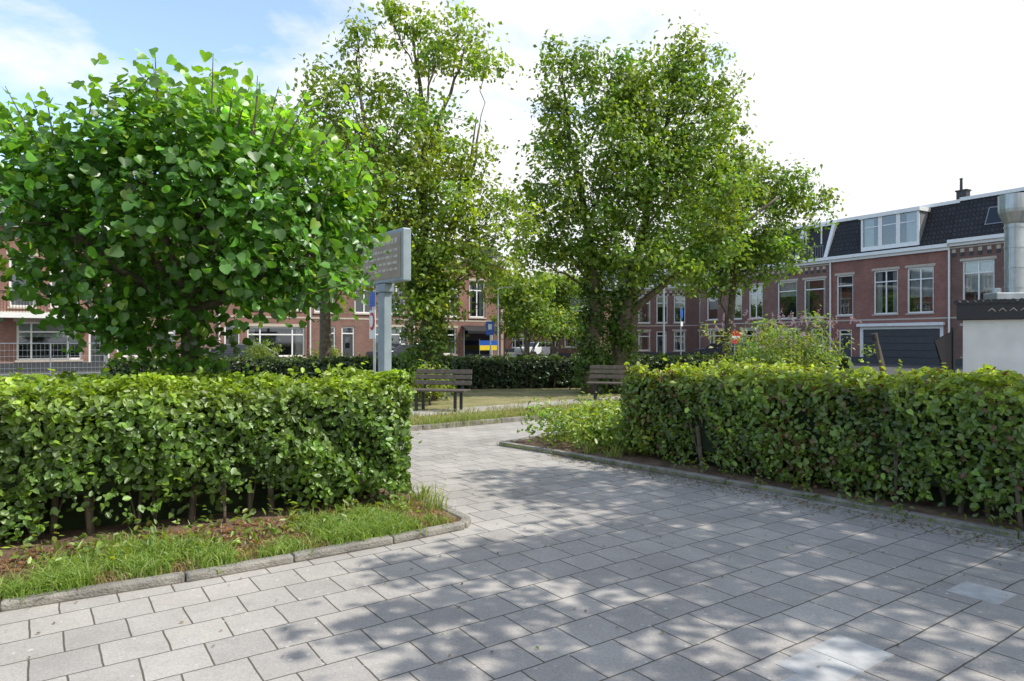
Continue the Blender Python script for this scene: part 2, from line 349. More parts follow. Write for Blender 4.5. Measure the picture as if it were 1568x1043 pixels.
hedge('hedge',1.52,9.26,aR,8.6,1.9,1.2,dens=2000,leaf=.062,base=(.13,.215,.032),top=(.26,.34,.042),brown=.08,low=.05,amp=.13,gap=.2)
hedge('hedge',-12,20.2,math.atan2(2.2,13.5),14.9,1.0,1.02,dens=500,leaf=.1,base=(.03,.065,.018),top=(.07,.11,.024),amp=.07,gap=0)
hedge('hedge',2.2,22.8,math.atan2(.2,6),9.3,1.0,1.05,dens=500,leaf=.1,base=(.035,.075,.018),top=(.07,.115,.024),amp=.07,gap=0)

def crown(parent,clusters,per,clr,size,base,mat,width=.6,simple4=True,droop=.4,upn=.6,flat=.75,yel=.0):
    n=len(clusters); ids=np.repeat(np.arange(n),per)
    off=rng.normal(size=(n*per,3))*clr*np.array([1,1,flat])*rng.uniform(.6,1.3,(n,1))[ids]*.6
    P=clusters[ids]+off
    Nn=nrm(off)*.7+rng.normal(size=P.shape)*.6+np.array([.15,0,upn])
    cb=rng.lognormal(0,.2,n); hue=rng.normal(size=n)*.12
    C=np.tile(np.array(base),(n*per,1))*cb[ids][:,None]*rng.lognormal(0,.2,n*per)[:,None]
    C[:,0]*=np.clip(1+hue[ids]*1.5+.1+yel*rng.random(n*per),.5,2.2); C[:,1]*=np.clip(1+hue[ids]*.3,.6,1.4)
    S=size*rng.uniform(.6,1.3,n*per)
    return leaf_mesh('foliage',P,Nn,S,C,mat,width,droop,simple4,parent)
def bez(a,b,sag,k=6):
    a=np.array(a,float); b=np.array(b,float); m=(a+b)/2+np.array(sag); t=np.linspace(0,1,k)[:,None]
    return (1-t)**2*a+2*t*(1-t)*m+t**2*b
def lobes_tree(name,trunks,lobes,per=60,clr=.32,size=.1,base=(.075,.15,.025),dens=1.0,mat='leafT',ivy=None,yel=.2,twigs=True):
    e=empty(name,(0,0,0)); cl=[]; mb=MB()
    for pts,rad in trunks:
        pp_=[pts[0]]; rr_=[rad[0]]
        for k in range(len(pts)-1):
            for t in (.33,.66,1):
                j=.03*(0 if t==1 else 1)
                pp_.append(tuple(pts[k][i]*(1-t)+pts[k+1][i]*t+random.gauss(0,j) for i in range(3))); rr_.append(rad[k]*(1-t)+rad[k+1]*t)
        mb.tube(pp_,rr_,10)
    for (x,y,z,rx,ry,rz) in lobes:
        n=max(4,int(rx*rz*14*dens+4))
        d=nrm(rng.normal(size=(n,3))); r=rng.random(n)**.4
        c=np.array([x,y,z])+d*r[:,None]*np.array([rx,ry,rz])*1.08
        cl.append(c)
        best=None
        for pts,rad in trunks:
            for k,p in enumerate(pts):
                if p[2]<z:
                    dd=math.dist(p,(x,y,z))+ max(0,(p[2]-(z-1.2)))*1.5
                    if best is None or dd<best[0]: best=(dd,p,rad[k])
        if best:
            L=best[0]; path=bez(best[1],(x,y,z+rz*.3),(0,0,-.12*L+.0),7)
            path[1:-1]+=rng.normal(size=(5,3))*.05*min(L,2)*.5
            r0=min(best[2]*.6,.013*L+.022); mb.tube(path,np.linspace(r0,.01,7),6)
            if twigs:
                for q in c[::2]:
                    s=path[rng.integers(3,7)]; mb.tube(bez(s,q,(0,0,.05),4),[.012,.009,.006,.004],4,False)
    mb.obj('trunk_and_limbs',M['bark'],e,smooth=True)
    crown(e,np.concatenate(cl),per,clr,size,base,M[mat],.62,True,yel=yel)
    if ivy:
        cc=[]
        for (p0,p1,r) in ivy:
            L=math.dist(p0,p1); n=int(L*32)
            t=rng.random(n); an=rng.random(n)*6.283
            c=np.array(p0)+(np.array(p1)-np.array(p0))*t[:,None]; rr=r*(1-.4*t)*rng.uniform(.6,1.15,n)
            c[:,0]+=np.cos(an)*rr; c[:,1]+=np.sin(an)*rr; cc.append(c)
        o=crown(e,np.concatenate(cc),44,.24,.11,(.07,.15,.026),M[mat],.8,True,yel=.1); o.name='ivy'
    return e

# Tree A
ax,ay=-2.25,18.0
tA=[([(ax,ay,0),(ax-.02,ay,1.2),(ax+.02,ay,2.6),(ax-.08,ay,4.2),(ax-.05,ay,5.8),(ax-.1,ay,7.4),(ax-.25,ay,8.8),(ax-.4,ay,9.9)],[.26,.2,.17,.13,.1,.075,.04,.02]),
    ([(ax-.05,ay,5.8),(ax+.3,ay+.2,7.4),(ax+.7,ay+.3,8.6),(ax+1.1,ay+.3,9.6)],[.075,.06,.035,.015]),
    ([(ax-.02,ay,3.2),(ax-.7,ay-.3,5.2),(ax-1.5,ay-.4,6.8),(ax-1.7,ay-.4,8.4),(ax-1.75,ay-.3,9.6)],[.09,.07,.05,.03,.015]),
    ([(ax,ay,3.0),(ax+.6,ay,4.4),(ax+1.15,ay,5.9),(ax+1.4,ay,7.3)],[.09,.07,.045,.02])]
LA=[(-.9,0,9.9,.8,.7,.5),(-.2,.2,10.0,.4,.4,.3),(.8,.2,9.6,.9,.7,.7),(1.5,.3,9.1,.6,.5,.5),(.3,-.4,9.0,.6,.6,.5),(-1.7,-.3,9.3,.4,.5,.4),
    (-2.2,-.2,8.3,.95,.8,.65),(-.6,.3,8.1,.9,.9,.7),(-2.6,-.3,7.3,.9,.8,.7),(-1.4,0,7.0,1.1,.9,.8),(.3,-.3,7.2,1.0,.8,.8),
    (-.1,-.4,6.2,1.5,1.2,.9),(-1.3,.3,5.6,1.4,1.2,.9),(1.0,0,5.9,1.1,1.0,.9),(-1.9,0,4.7,1.0,1,.8),
    (0,-.3,4.4,1.7,1.3,1.1),(1.7,.1,4.7,1.2,1,1.0),(-.1,0,3.2,1.3,.9,.9),(1.4,0,3.6,1.2,.9,.8),(-1.0,0,3.7,1.0,.8,.8),(0,-.4,5.3,1.4,1,.8),(.1,-.2,2.5,.8,.7,.6)]
LA=[(ax+x,ay+y,z,a,b,c) for x,y,z,a,b,c in LA]
tr=lobes_tree('park_tree',tA,LA,per=42,clr=.39,size=.145,base=(.16,.29,.036),dens=1.75,ivy=[((ax,ay,.1),(ax,ay,3.8),.62)])
mb=MB(); mb.tube([(ax+1.0,ay+.3,5.8),(ax+1.15,ay+.3,6.5),(ax+1.3,ay+.3,7.6)],[.05,.035,.012],6); mb.tube([(ax+1.12,ay+.3,6.3),(ax+1.0,ay+.3,6.95)],[.02,.008],5); mb.obj('dead_limb',M['twig'],tr)

# Tree behind the linden
bx,by=-6.3,23
tB=[([(bx,by,0),(bx,by,2.5),(bx+.1,by,4.5),(bx,by,7),(bx-.1,by,8.6)],[.24,.18,.13,.08,.03])]
LB2=[(-1.7,0,8.6,1.0,1,.8),(-.3,0,8.0,1.3,1.2,.9),(-1.2,0,6.9,1.7,1.4,1),(1.4,0,7.0,1.3,1.2,1.0),(.6,0,5.5,1.9,1.4,1.1),(2.1,0,5.3,1.2,1,1.0),(-1.1,0,4.9,1.3,1,.8),(1.4,0,4.0,1.5,1,.8)]
lobes_tree('park_tree',tB,[(bx+x,by+y,z,a,b,c) for x,y,z,a,b,c in LB2],per=40,clr=.42,size=.165,base=(.16,.28,.04),dens=1.4)

# Tree C (double trunk)
cx,cy=2.75,20.3
tC=[([(cx-.45,cy,0),(cx-.35,cy,1.5),(cx-.3,cy,3.2),(cx-.5,cy,5),(cx-.9,cy,7),(cx-1.2,cy,9),(cx-1.3,cy,9.9)],[.27,.21,.17,.12,.08,.035,.015]),
    ([(cx+.4,cy+.3,0),(cx+.5,cy+.3,1.5),(cx+.8,cy+.2,3),(cx+1.2,cy,5),(cx+1.6,cy,7),(cx+2,cy,8.8),(cx+2.1,cy,10)],[.29,.22,.17,.12,.09,.04,.015]),
    ([(cx+.45,cy+.3,2.2),(cx+2.2,cy,3.6),(cx+3.8,cy,4.8),(cx+5.2,cy,5.9)],[.12,.09,.06,.03])]
LC=[(-1.45,0,9.9,.35,.4,.5),(-.55,0,9.5,.8,.8,.7),(.6,0,9.3,.9,.9,.8),(1.9,0,9.9,1.1,.9,.8),(2.9,0,9.0,.95,.9,1.1),(1.3,-.2,8.6,1.4,1.2,1.1),
    (-1.2,0,8.1,.9,.9,1.0),(-1.6,0,6.8,1.0,1,1.0),(.2,-.5,7.2,1.8,1.4,1.4),(2.4,-.3,7.5,1.6,1.3,1.4),(-.4,-.6,5.6,1.7,1.3,1.2),(-1.8,0,5.2,1.2,1,1.0),
    (2.1,-.5,5.8,1.9,1.4,1.4),(.9,-.8,4.5,1.9,1.2,1.0),(3.1,0,4.7,1.5,1.2,1.0),(-2.0,0,4.0,.8,.8,.5),(-.9,.2,4.2,1.2,1,.7),(3.6,0,6.8,.9,.9,1.1),(1.5,-.2,3.6,1.4,1,.7),(0,0,3.8,1.2,.8,.6),(.3,-.4,8.4,1.1,1,.9),(1.2,-1,6.4,1.4,.6,1.0)]
LC=[(cx+x,cy+y,z,a,b,c) for x,y,z,a,b,c in LC]
lobes_tree('park_tree',tC,LC,per=44,clr=.41,size=.155,base=(.135,.265,.038),dens=1.7,ivy=[((cx-.4,cy,.1),(cx-.35,cy,3.2),.36),((cx+.45,cy+.3,.1),(cx+.6,cy+.3,3.2),.4)])
# Tree D
dx,dy=7.6,24
tD=[([(dx,dy,0),(dx,dy,2),(dx+.2,dy,4),(dx+.5,dy,6.3)],[.18,.14,.1,.04])]
LD=[(1.1,0,7.1,1.4,1.1,.8),(.2,0,6.6,1.3,1.1,.9),(2.4,0,6.6,1.1,.9,.8),(1.5,0,5.6,1.7,1.2,1.1),(.0,0,5.0,1.6,1.2,1.0),(1.5,0,4.5,1.3,1,.8),(-1.0,0,6.3,1.2,1,1.0),(-1.2,0,4.6,1.5,1,1.0),(-.3,0,3.8,1.4,1,.8)]
lobes_tree('park_tree',tD,[(dx+x,dy+y,z,a,b,c) for x,y,z,a,b,c in LD],per=40,clr=.43,size=.17,base=(.12,.24,.037),dens=1.6)
for (fx,fy,h,r) in ((1.0,46,7.0,2.2),(3.2,54,7.2,2.4),(-.8,60,6,2.5),(6.5,75,9,4)):
    t=[([(fx,fy,0),(fx,fy,h*.5),(fx,fy,h*.85)],[.2,.15,.05])]
    lb=[(fx+random.uniform(-r,r)*.6,fy+random.uniform(-1,1),h*random.uniform(.4,.85),r*.5,r*.5,h*.16) for _ in range(11)]
    lobes_tree('street_tree',t,lb,per=34,clr=.55,size=.27,base=(.13,.25,.035),dens=.75,twigs=False)
# tree to the right of the pavement (throws the dappled shade)
ox_,oy_=9.3,2.6
tO=[([(ox_,oy_,0),(ox_,oy_,2.5),(ox_-.2,oy_,4.2),(ox_-.4,oy_,6.2),(ox_-.5,oy_,8)],[.25,.2,.16,.1,.04])]
LO=[(-4.9,.6,6.0,1.0,.35,.3),(-4.3,1.4,6.2,1.2,.35,.35),(-3.4,2.0,6.4,1.4,.5,.4),(-3.7,-.3,6.3,1.3,.5,.4),(-2.2,.7,6.8,1.3,.6,.5),(-1.9,2.4,6.6,1.5,.6,.5),(-1.9,-1.2,6.5,1.4,.5,.5),(-2.9,3.5,7.2,1.3,.45,.4),(-1.5,3.9,7.4,1.3,.7,.5),
    (-2.6,4.35,8.0,.9,.35,.4),(-1.2,3.1,7.6,1.4,.6,.5),(-.4,2.2,6.9,1.3,.7,.5),(-2.6,1.4,7.6,1.4,.45,.4),(-1.0,1.3,7.6,1.3,.7,.5),
    (-.3,.3,7.4,1.5,1.2,.6),(.7,1.5,6.4,1.2,1.1,.7),(.8,-1,6.4,1.2,1.1,.7),(-.6,-.2,5.6,1.2,.8,.5),(-5.6,-1.0,6.1,1.1,.35,.3),(-4.6,-1.7,6.1,1.2,.4,.3)]
lobes_tree('park_tree',tO,[(ox_+x,oy_+y,z,a,b,c) for x,y,z,a,b,c in LO],per=46,clr=.33,size=.16,dens=2.0,base=(.10,.19,.03),twigs=False)

# pollarded linden
px,py=-3.5,7.45
e=empty('linden_tree',(px,py,0))
mb=MB()
mb.tube([(0.02,0,0),(.03,0,.4),(-.02,.02,.8),(-.04,.02,1.2),(.0,0,1.6),(.0,0,1.8),(.0,0,2.1)],[.12,.09,.088,.082,.1,.14,.13],12)
heads=[]
for i in range(11):
    an=i/11*6.283+random.uniform(-.2,.2); R=random.uniform(.7,1.35)
    q=(math.cos(an)*R,math.sin(an)*R*.8,random.uniform(2.5,3.3)); heads.append(q)
    mb.tube(bez((0,0,1.9),q,(0,0,-.1),6)+rng.normal(size=(6,3))*.015,np.linspace(.06,.025,6),8)
heads.append((0,0,3.1)); mb.tube([(0,0,1.9),(0,0,3.1)],[.08,.035],8)
nc=440; cl=[]
while len(cl)<nc:
    d=rng.uniform(-1,1,3); r=(abs(d[0])**2.6+abs(d[1])**2.6+abs(d[2])**2.4)**(1/2.5)
    if r>1 or (r<.55 and rng.random()<.8): continue
    x=d[0]*1.8; y=d[1]*1.35; z=3.02+d[2]*1.12
    if z<2.5 and abs(x)>1.2 and rng.random()<.5: continue
    if (x+.55)**2+(z-2.75)**2<.05+.08*rng.random() or (x-.1)**2+(z-2.3)**2<.05 or (x+1.1)**2+(z-3.3)**2<.04: continue
    z+=.2*math.sin(x*2.6+1)+.14*math.sin(y*3+x)
    cl.append((x,y,z))
for c in cl[::3]:
    h=min(heads,key=lambda q:math.dist(q,c)); mb.tube(bez(h,c,(0,0,.0),4),[.015,.011,.008,.005],5,False)
for _ in range(26): cl.append((random.uniform(-.75,.35),random.uniform(-.35,.3),random.uniform(1.25,1.95)))
sp=[];
for _ in range(110):
    x=random.uniform(-1.8,1.8); y=random.uniform(-1.2,1.2); z0=3.75-.12*abs(x)+.16*math.sin(x*2.6+1); h=random.uniform(.15,.6); lx=x*.15+random.uniform(-.14,.14); ly=random.uniform(-.14,.14)
    mb.tube([(x,y,z0),(x+lx*.5,y+ly*.5,z0+h*.5),(x+lx,y+ly,z0+h)],[.009,.006,.003],5,False)
    for q in range(int(h*22)):
        t=(q+1)/(h*22); sp.append((x+lx*t+random.gauss(0,.06),y+ly*t+random.gauss(0,.06),z0+h*t))
for _ in range(44):
    sgn=random.choice([-1,1]); z=random.uniform(2.0,3.8); y=random.uniform(-1,1); x0=1.5; h=random.uniform(.25,.5)
    for q in range(7):
        t=(q+1)/7; sp.append((sgn*(x0+h*t),y+random.gauss(0,.05),z+.25*h*t+random.gauss(0,.04)))
    mb.tube([(sgn*x0,y,z),(sgn*(x0+h),y,z+.25*h)],[.008,.003],5,False)
mb.obj('trunk_and_limbs',M['bark'],e,smooth=True)
cl=np.array(cl); per=30; ids=np.repeat(np.arange(len(cl)),per)
off=rng.normal(size=(len(ids),3))*np.array([.15,.15,.12]); P=cl[ids]+off
cen=np.array([0,0,2.7]); outw=nrm((P-cen)*np.array([1,1,1.2]))
sp=np.array(sp); P=np.concatenate([P,sp]); outw=np.concatenate([outw,nrm(rng.normal(size=sp.shape)+np.array([0,0,.4]))])
Nn=outw*.55+rng.normal(size=P.shape)*.55+np.array([.2,0,.7])
n=len(P); cb=np.concatenate([rng.lognormal(0,.22,len(cl))[ids],np.ones(len(sp))*1.3])
litm=np.clip((P[:,2]-3.3)/.9+.45*np.clip(P[:,0]/1.8,0,1),0,1)[:,None]  # sunlit top and right side of the crown painted into the leaf colour
C=(np.array([.078,.20,.028])*(1-litm)+np.array([.16,.33,.036])*litm)*(cb*rng.lognormal(0,.26,n))[:,None]
yl=rng.random(n)<.10; C[yl]=np.array([.21,.35,.035])*rng.uniform(.7,1.3,(yl.sum(),1))
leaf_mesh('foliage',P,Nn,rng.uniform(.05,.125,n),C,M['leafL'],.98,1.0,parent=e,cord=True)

def plants(name,poly_pts,h,n,size,base,spread=.18):
    c=[]
    for (x,y) in poly_pts: c.append((x+rng.normal()*.12,y+rng.normal()*.12,h*rng.uniform(.25,1)))
    e=empty(name); crown(e,np.array(c),n,spread,size,base,M['leaf'],.5,False,.3,.7,1.0,.3); return e
pp=[]
for i in range(260):
    a=random.random(); b=random.random()
    pp.append((.3+a*1.65+b*1.1,10.35-a*1.65+b*1.5))
plants('ground_cover_plants',pp,.5,24,.08,(.16,.29,.045))
pp=[(1.9+i*.1+random.uniform(-.1,.1),8.45-i*.133) for i in range(42)]
plants('hedge_base_weeds',pp,.14,10,.06,(.12,.21,.035),.09)
pp=[(-1.0-.83*s+random.uniform(-.1,.1)+.1,6.2-.5*s+random.uniform(-.4,.2)) for s in np.linspace(0,5.5,110)]
plants('hedge_base_weeds',pp,.17,9,.06,(.13,.24,.035),.1)
def grass(name,pts,h,w,c0,c1):
    n=len(pts); P=np.array([(x,y,.03) for x,y in pts]); hh=h*rng.uniform(.4,1.3,n)[:,None]
    an=rng.random(n)*6.283; side=np.stack([np.cos(an),np.sin(an),0*an],1)*w*.5; le=np.stack([rng.normal(size=n),rng.normal(size=n),0*an],1)*.6
    up=np.array([0,0,1.0]); m=P+hh*(up*.6+le*.25); t=P+hh*(up*.85+le*.9)
    k=rng.random(n)[:,None]; C=(np.array(c0)*(1-k)+np.array(c1)*k)*rng.uniform(.7,1.25,(n,1))
    V3=np.stack([P-side,P+side,m+side*.8,m-side*.8, m-side*.8,m+side*.8,t,t+side*.05],1).reshape(-1,3)
    F=np.concatenate([np.arange(n)[:,None]*8+np.array([[0,1,2,3]]),np.arange(n)[:,None]*8+np.array([[4,5,6,7]])])
    return np_mesh(name,V3,F,M['grass'],np.repeat(C,8,axis=0))
pts=[];pdry=[]
segL=[Vector(p) for p in [(-6.4,1.95),(-3.03,4.04),(-2.17,4.53),(-1.585,4.93),(-.952,5.38),(-.42,5.80)]]
for _ in range(4200):
    i=random.choice([0,1,1,1,2,3,3,4,4]); a=segL[i];b=segL[i+1]; s=random.random(); w=abs(random.gauss(0,.36))+.06
    p=a+(b-a)*s+Vector((-.56,.83))*w
    d=math.sin(p.x*4.3+1)+math.sin(p.y*5.1+p.x*2)+.8*math.sin(p.x*11+p.y*9)
    if d<.05+random.uniform(-.6,.6):
        if random.random()<.55:
            for _ in range(3): pdry.append((p.x+random.gauss(0,.04),p.y+random.gauss(0,.04)))
        continue
    for _ in range(8): pts.append((p.x+random.gauss(0,.045),p.y+random.gauss(0,.045)))
grass('grass_strip',pts,.11,.009,(.14,.27,.035),(.28,.36,.07))
grass('dry_grass',pdry,.07,.006,(.24,.2,.09),(.36,.3,.14))
pts=[]
for _ in range(5000):
    s=random.random(); w=abs(random.gauss(0,.8))+.08; base=Vector((-4.6,9.95)).lerp(Vector((9,20)),s)+Vector((-.6,.8))*w
    for _ in range(4): pts.append((base.x+random.gauss(0,.06),base.y+random.gauss(0,.06)))
grass('lawn_grass',pts,.13,.012,(.16,.23,.05),(.36,.32,.13))
pts=[]
for _ in range(9):
    s=random.random(); b=Vector((-1.62,12.3)).lerp(Vector((2.86,15.7)),s)
    for _ in range(160): pts.append((b.x+random.gauss(0,.1),b.y+random.gauss(0,.1)))
for b in ((-.72,6.3),(-.85,6.7),(1.4,9.2),(1.1,9.5)):
    for _ in range(80): pts.append((b[0]+random.gauss(0,.06),b[1]+random.gauss(0,.08)))
grass('grass_tufts',pts,.2,.01,(.16,.28,.045),(.33,.34,.11))
pts=[]
for _ in range(420):
    i=random.randrange(len(RB)-4); a=Vector(RB[i]); b=Vector(RB[i+1]); p=a.lerp(b,random.random()); n_=Vector((-(b-a).y,(b-a).x)).normalized()
    p=p-n_*.075*(1)
    for _ in range(4): pts.append((p.x+random.gauss(0,.02),p.y+random.gauss(0,.02)))
ca,sa=math.cos(math.radians(35)),math.sin(math.radians(35))
for _ in range(22):
    u=random.uniform(-6,9); v=round(random.uniform(2,9)/.3)*.3
    x=u*ca-v*sa; y=u*sa+v*ca
    if y<2.8 or y>9.5 or x>4 or x<-4: continue
    for _ in range(random.choice([3,5,10])): pts.append((x+random.gauss(0,.012),y+random.gauss(0,.012)))
grass('joint_weeds',pts,.035,.006,(.12,.2,.04),(.2,.24,.06))
n=520; P=np.stack([rng.uniform(-4.5,5,n),rng.uniform(2.6,10,n),np.full(n,.013)],1)
P2=np.stack([rng.uniform(-.1,.5,2600)*rng.random(2600),rng.random(2600)*6,np.full(2600,.015)],1)
d=np.array([.63,-.777]); s=P2[:,1].copy(); w=P2[:,0].copy(); P2[:,0]=.6+d[0]*s-.78*(w); P2[:,1]=9.55+d[1]*s-.62*(w)
P=np.concatenate([P,P2]); n=len(P)
C=np.array([.18,.125,.07])*rng.uniform(.4,1.8,(n,1)); g=rng.random(n)<.2; C[g]=np.array([.13,.2,.03])
leaf_mesh('fallen_leaves',P,np.tile([0,0,1.],(n,1))+rng.normal(size=(n,3))*.15,rng.uniform(.008,.028,n),C,M['leaf'],.6)
n=4600; s=rng.random(n)*6.5; w=rng.uniform(.07,1.1,n)
P=np.stack([-.42-.84*s-.5*w,5.8-.545*s+.83*w,np.full(n,.055)],1)
C=np.array([.26,.13,.065])*rng.uniform(.35,1.6,(n,1))
leaf_mesh('leaf_litter',P,np.tile([0,0,1.],(n,1))+rng.normal(size=(n,3))*.35,rng.uniform(.015,.055,n),C,M['leaf'],.6)
bb=empty('butterfly_bush',(7.9,20,0)); c=rng.normal(size=(170,3))*np.array([.8,.5,.42])+np.array([0,0,1.25]); c=c[c[:,2]>.1]
crown(bb,c,30,.25,.14,(.17,.27,.07),M['leafT'],.35,True)
P=[]
for _ in range(60):
    b=np.array([random.gauss(0,1.0),random.gauss(0,.5)-.2,random.uniform(1.4,2.3)]); dd=nrm(rng.normal(size=(1,3))+np.array([[0,0,1.2]]))[0]
    for q in range(24): P.append(b+dd*q*.010+rng.normal(size=3)*.018)
P=np.array(P); o=leaf_mesh('flowers',P,rng.normal(size=P.shape),np.full(len(P),.04),np.tile([.34,.25,.48],(len(P),1)),M['leafT'],.8,0,True,bb)
mb=MB()
for i in range(9): mb.tube([(0,0,0),(random.uniform(-.8,.8),random.uniform(-.4,.4),1.5)],[.02,.008],5)
mb.obj('stems',M['bark'],bb)
for (sx_,sy_,sr) in ((-9.3,25.3,.5),(-6.9,25.6,.4),(-2.0,16.6,.35),(8.4,23,.8)):
    sb=empty('shrub',(sx_,sy_,0)); c=rng.normal(size=(40,3))*np.array([sr,sr,sr*.7])*.6+np.array([0,0,(.6 if sy_<20 else 1.1)])
    crown(sb,c,30,.2,.1,(.19,.28,.035),M['leafT'],.5); m2=MB(); m2.tube([(0,0,0),(0,0,1)],[.03,.02],6); m2.obj('stem',M['bark'],sb)

# ---------------------------------------------------------------- buildings
def house(name,origin,ang,x0,x1,eave,top,ops,brick,roof='tiles',depth=8,setb=1.3,dorm=(),cheq=False,chim=(),gutter=True):
    e=empty(name,(origin[0],origin[1],0),ang)
    W=MB(); FR=MB(); GL=MB(); DK=MB(); CU=MB(); SI=MB(); DR=MB(); RF=MB(); LD_=MB(); BK=MB()
    xs=sorted(set([x0,x1]+[o[0] for o in ops]+[o[1] for o in ops])); zs=sorted(set([0,eave]+[o[2] for o in ops]+[o[3] for o in ops]))
    for i in range(len(xs)-1):
        for j in range(len(zs)-1):
            mx=(xs[i]+xs[i+1])/2; mz=(zs[j]+zs[j+1])/2
            if any(o[0]<mx<o[1] and o[2]<mz<o[3] for o in ops): continue
            W.quad((xs[i],0,zs[j]),(xs[i+1],0,zs[j]),(xs[i+1],0,zs[j+1]),(xs[i],0,zs[j+1]))
    D=.16
    for o in ops:
        a,b,c,d=o[:4]; k=o[4] if len(o)>4 else 'win'
        W.quad((a,0,c),(a,D,c),(a,D,d),(a,0,d)); W.quad((b,0,c),(b,0,d),(b,D,d),(b,D,c)); W.quad((a,0,d),(a,D,d),(b,D,d),(b,0,d)); W.quad((a,0,c),(b,0,c),(b,D,c),(a,D,c))
        f=.095
        if k in('win','wide'):
            y0,y1=D-.07,D+.02
            FR.box(a,a+f,y0,y1,c,d); FR.box(b-f,b,y0,y1,c,d); FR.box(a+f,b-f,y0,y1,c,c+f); FR.box(a+f,b-f,y0,y1,d-f,d)
            tz=c+(d-c)*.74
            FR.box(a+f,b-f,y0+.004,y1-.004,tz-.04,tz+.04)
            if k=='wide' or (b-a)>2.4: q=[a+(b-a)*.22,b-(b-a)*.22]
            elif random.random()<.45 and b-a>1.3: q=[(a+b)/2]
            else: q=[]
            for m_ in q: FR.box(m_-.04,m_+.04,y0+.008,y1-.008,c+f,d-f)
            GL.quad((a+f,D-.02,c+f),(b-f,D-.02,c+f),(b-f,D-.02,d-f),(a+f,D-.02,d-f))
            r=random.random()
            cw=(b-a)*random.uniform(.14,.3)
            def pleat(xa,xb,zb,zt):
                nseg=max(4,int((xb-xa)/.06)); 
                for s_ in range(nseg):
                    u0=xa+(xb-xa)*s_/nseg; u1=xa+(xb-xa)*(s_+1)/nseg; yy0=.27+(.03 if s_%2 else 0); yy1=.27+(0 if s_%2 else .03)
                    CU.quad((u0,yy0,zb),(u1,yy1,zb),(u1,yy1,zt),(u0,yy0,zt))
            if r<.5: pleat(a+f,a+cw,c,d); pleat(b-cw,b-f,c,d)
            elif r<.85: pleat(a+f,b-f,c+(d-c)*random.choice([0,.35,.6]),d)
            else: CU.quad((a+f,.26,c+(d-c)*.55),(b-f,.26,c+(d-c)*.55),(b-f,.26,d),(a+f,.26,d))
            SI.box(a-.06,b+.06,-.07,D-.075,c-.09,c-.003)
            SI.box(a-.12,b+.12,-.014,.003,d+.004,d+.17)
        elif k=='door':
            FR.box(a,a+f,.06,D,c,d); FR.box(b-f,b,.06,D,c,d); FR.box(a+f,b-f,.06,D,d-f,d); FR.box(a+f,b-f,.06,D,c+2.02,c+2.1)
            DR.box(a+f,b-f,.1,D+.02,c,c+2.02); DR.box(a+f+.15,b-f-.15,.085,.1,c+.2,c+.9)
            GL.quad((a+f+.2,.094,c+1.1),(b-f-.2,.094,c+1.1),(b-f-.2,.094,c+1.8),(a+f+.2,.094,c+1.8))
            GL.quad((a+f,.12,c+2.1),(b-f,.12,c+2.1),(b-f,.12,d-f),(a+f,.12,d-f))
        elif k=='garage':
            FR.box(a,a+.22,.02,D,c,d); FR.box(b-.22,b,.02,D,c,d); FR.box(a+.22,b-.22,.02,D,d-.18,d); FR.box(a-.1,b+.1,-.25,0,d+.02,d+.22)
            n_=5
            for q in range(n_):
                zz=c+(d-.18-c)*q/n_; z2=c+(d-.18-c)*(q+1)/n_-.02; DR.box(a+.22,b-.22,.09,D,zz,z2)
        elif k=='shop':
            FR.box(a,a+f,.04,D,c,d); FR.box(b-f,b,.04,D,c,d); FR.box(a+f,b-f,.04,D,d-f,d); FR.box(a+f,b-f,.04,D,c,c+.3)
            GL.quad((a+f,.1,c+.3),(b-f,.1,c+.3),(b-f,.1,d-f),(a+f,.1,d-f))
            BK.poly([(a-.2,-.02,d+.25),(a-.2,-.9,d-.15),(b+.2,-.9,d-.15),(b+.2,-.02,d+.25)]); BK.box(a-.2,b+.2,-.92,-.89,d-.35,d-.15)
    DK.quad((x0+.02,.62,.02),(x1-.02,.62,.02),(x1-.02,.62,eave-.05),(x0+.02,.62,eave-.05))
    W.quad((x0,depth,0),(x0,0,0),(x0,0,eave),(x0,depth,eave)); W.quad((x1,0,0),(x1,depth,0),(x1,depth,eave),(x1,0,eave)); W.quad((x1,depth,0),(x0,depth,0),(x0,depth,eave),(x1,depth,eave))
    DR2=MB(); DR2.box(x0,x1,-.03,-.002,0,.45); DR2.obj('plinth',M['anthr'],e)
    SI.box(x0,x1,-.02,-.001,2.98,3.08) if not any(o[2]<3.0<o[3] for o in ops) else None
    if gutter:
        FR.box(x0,x1,-.38,-.002,eave-.02,eave+.2); FR.box(x0,x1,-.2,-.004,eave-.2,eave-.022)
    if cheq:
        for i in range(int((x1-x0)/.5)):
            SI.box(x0+.12+i*.5,x0+.34+i*.5,-.03,.002,eave-.62,eave-.4); BK.box(x0+.12+i*.5,x0+.34+i*.5,-.028,.001,eave-.86,eave-.64)
        SI.box(x0,x1,-.035,-.004,eave-.34,eave-.24)
    zt=top; ys=-.05
    if roof:
        RF.quad((x0,ys,eave+.2),(x1,ys,eave+.2),(x1,setb,zt),(x0,setb,zt))
        RF.quad((x0,setb,zt),(x1,setb,zt),(x1,depth-setb,zt+.01),(x0,depth-setb,zt+.01))
        RF.quad((x1,depth,eave),(x0,depth,eave),(x0,depth-setb,zt+.01),(x1,depth-setb,zt+.01))
        W.poly([(x0,0,eave),(x0,setb,zt-.02),(x0,depth-setb,zt-.02),(x0,depth,eave)]); W.poly([(x1,0,eave),(x1,depth,eave),(x1,depth-setb,zt-.02),(x1,setb,zt-.02)])
        FR.box(x0,x1,setb-.16,setb+.05,zt-.1,zt+.12)
